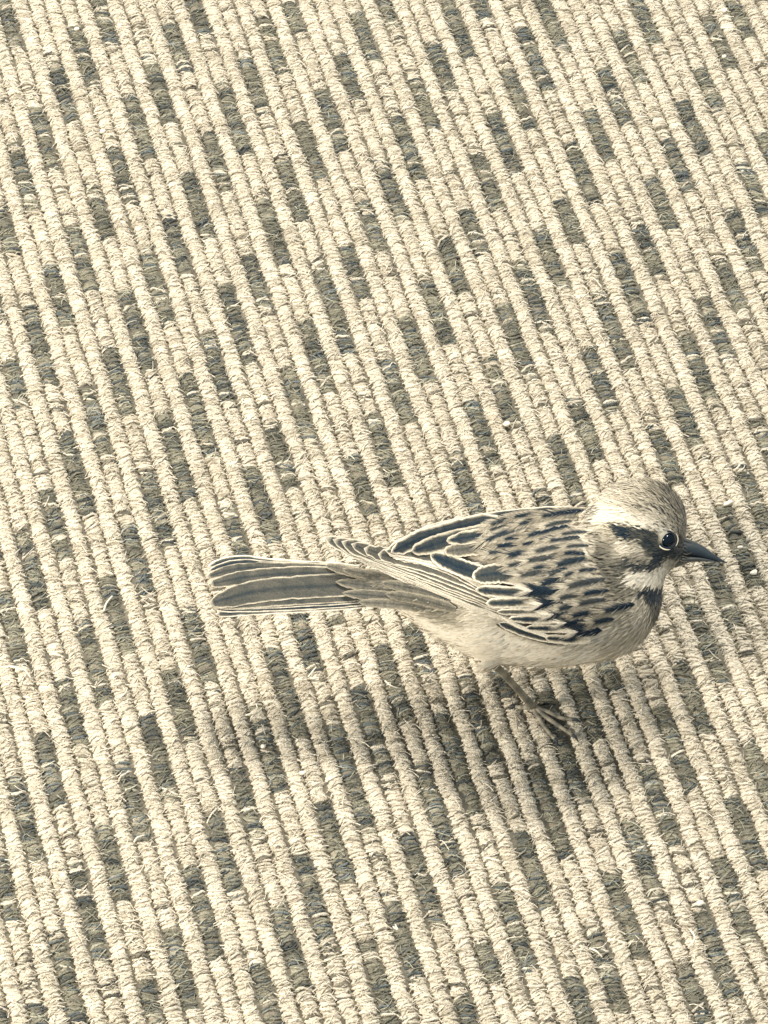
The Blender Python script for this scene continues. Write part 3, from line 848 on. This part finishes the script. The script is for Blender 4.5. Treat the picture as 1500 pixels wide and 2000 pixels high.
# ---- legs and feet
def leg(ankle, knee_px, foot, toes, hind, tn):
    root = link("leg", None, bird)
    fz = 0.0009
    G = lambda x, y, z=fz: ground(np.float64(x), np.float64(y), z) - ROOT
    k = W(*knee_px); f = G(*foot)
    pts = [k, k * 0.55 + f * 0.45 + np.array([0.0003, 0, 0.0002]), f + np.array([0, 0, 0.0012])]
    V, Q, T = tube(pts, [0.0012, 0.00095, 0.0011], 10, n=14)
    ring = 0.12 * np.sin(np.arange(len(V)) // 10 * 2.1)
    link("tarsus", mk_mesh("tarsus", V, Q, tone(tn + ring), tris=T), root, M_LEG)
    for tp, kind in [(x, 0) for x in toes] + [(hind, 1)]:
        P = [f + np.array([0, 0, 0.0008])] + [G(*q) for q in tp[:-1]]
        P[1:] = [p + np.array([0, 0, 0.0006 if j % 2 == 0 else 0.0]) for j, p in enumerate(P[1:])]
        V, Q, T = tube(P, np.linspace(0.00074, 0.0005, len(P)), 8, n=12)
        toe = link("toe", mk_mesh("toe", V, Q, tone(tn + 0.1 * kind + 0.13 * np.sin(np.arange(len(V)) // 8 * 1.9)), tris=T), root, M_LEG)
        c = P[-1]; e = G(*tp[-1], 0.0)
        V, Q, T = tube([c, (c + e) / 2 + np.array([0, 0, 0.0008]), e], [0.0006, 0.00042, 0.0001], 6, n=8)
        link("claw", mk_mesh("claw", V, Q, tone(np.full(len(V), 0.2)), tris=T), toe, M_LEG)
leg(None, (956, 1288, 26), (1040, 1383), [[(1070, 1405), (1098, 1422), (1118, 1438), (1130, 1450)], [(1068, 1392), (1095, 1402), (1118, 1408), (1134, 1411)],
    [(1052, 1404), (1070, 1428), (1084, 1446), (1090, 1458)]], [(1020, 1384), (1006, 1380), (994, 1386)], .50)
leg(None, (985, 1260, -30), (1060, 1256), [[(1085, 1268), (1108, 1278), (1122, 1284), (1130, 1290)], [(1087, 1260), (1112, 1262), (1130, 1264), (1142, 1266)],
    [(1075, 1270), (1088, 1282), (1096, 1288), (1100, 1294)]], [(1042, 1252), (1028, 1252), (1018, 1254)], .5)

# ------------------------------------------------------------------ crumbs and lint on the carpet
def speck(px, py, lx, ly, ang, label):
    n, m = 10, 7
    r = np.random.default_rng(int(px * 3 + py))
    th = np.linspace(0, np.pi, m)[:, None]; ph = np.linspace(0, 2 * np.pi, n, endpoint=False)[None]
    k = 1 + r.normal(0, 0.10, (m, n)); k[0] = k[0, 0]; k[-1] = k[-1, 0]
    X = lx * S * np.sin(th) * np.cos(ph) * k; Y = ly * S * np.sin(th) * np.sin(ph) * k; Z = min(lx, ly) * S * np.cos(th) * k
    ca, sa = math.cos(ang), math.sin(ang)
    V = np.stack([X * ca - Y * sa, X * sa + Y * ca, Z + min(lx, ly) * S * 0.7], -1).reshape(-1, 3)
    idx = np.arange(n * m).reshape(m, n)
    Q = np.stack([idx[:-1], idx[1:], np.roll(idx[1:], -1, 1), np.roll(idx[:-1], -1, 1)], -1).reshape(-1, 4)
    p = ground(np.float64(px), np.float64(py), 0.0002)
    o = link("crumb", mk_mesh("crumb", V, Q, tone(np.full(len(V), 1.0)) * 1.08), None, M_LINT, tuple(p))
    tag(o, label, "crumb", "white crumbs on the carpet")
speck(990, 830, 7, 6, 0.3, "squarish white crumb on the carpet above the bird's back, left of its crown")
speck(1422, 984, 12, 4, 0.5, "long white rice-like crumb on the carpet above the bird's bill")
speck(1472, 1120, 8, 5, 0.4, "white crumb on the carpet right of the bird's bill tip")
speck(591, 1511, 7, 4, 0.1, "oval white crumb on the carpet below the bird's tail")
speck(1415, 22, 6, 5, 0.2, "white crumb nearest the photo's top right corner")
speck(1414, 112, 5, 4, 0.2, "small white crumb below the one in the top right corner")
speck(201, 258, 6, 5, 0.2, "round white crumb in the upper left of the carpet")
speck(1367, 1766, 7, 5, 0.3, "white crumb on the carpet near the lower right corner")
speck(1445, 1070, 6, 3, 0.1, "small flat white crumb just right of the bird's bill")
speck(514, 1459, 5, 4, 0.0, "tiny white crumb on a dark fleck below the tail tip")
speck(150, 58, 6, 4, 0.2, "pale crumb nearest the photo's top left corner")

def strand(pts, rad, label):
    P = np.array([ground(np.float64(x), np.float64(y), z) for x, y, z in pts])
    o0 = P.mean(0); o0[2] = 0
    V, Q, T = tube(P - o0, np.linspace(rad, rad * 0.7, len(P)), 6, n=20)
    o = link("stray_fibre", mk_mesh("stray_fibre", V, Q, tone(np.full(len(V), 0.98)), tris=T), None, M_LINT, tuple(o0))
    tag(o, label, "fibre", "stray pale fibres on the carpet")
h0 = 0.0007
strand([(480, 1397, h0), (492, 1392, h0 + .001), (502, 1384, h0 + .001), (500, 1374, h0)], 0.00022, "hooked pale fibre on the dark fleck below the tail tip")
strand([(602, 1322, h0), (610, 1312, h0 + .001), (617, 1303, h0)], 0.00026, "short straight pale fibre below the middle of the tail")
strand([(203, 1193, h0), (208, 1178, h0 + .001), (219, 1164, h0)], 0.0003, "pale curved fibre on a dark fleck left of the tail")
strand([(18, 1301, h0), (35, 1305, h0 + .001), (50, 1310, h0 + .001), (60, 1324, h0)], 0.00026, "long pale fibre near the photo's left edge, level with the belly")
strand([(262, 1645, h0), (268, 1636, h0 + .001), (282, 1631, h0)], 0.0003, "thick pale fibre in the lower left of the carpet")
strand([(1152, 1852, h0), (1165, 1858, h0 + .001), (1176, 1869, h0)], 0.00028, "pale arched fibre on a dark fleck at the lower right")
strand([(1348, 1815, h0), (1357, 1832, h0 + .001), (1345, 1850, h0 + .0005)], 0.00026, "pale looping fibre below the crumb at the lower right")
strand([(540, 828, h0), (526, 832, h0 + .001), (514, 832, h0)], 0.00022, "curled pale fibre on the carpet above the tail")
strand([(768, 1810, h0), (776, 1815, h0 + .001), (772, 1806, h0 + .001)], 0.00026, "small pale hooked fibre near the bottom centre of the carpet")
strand([(752, 1330, h0), (762, 1338, h0 + .001), (776, 1344, h0)], 0.00024, "short pale fibre on a dark fleck under the bird's vent")
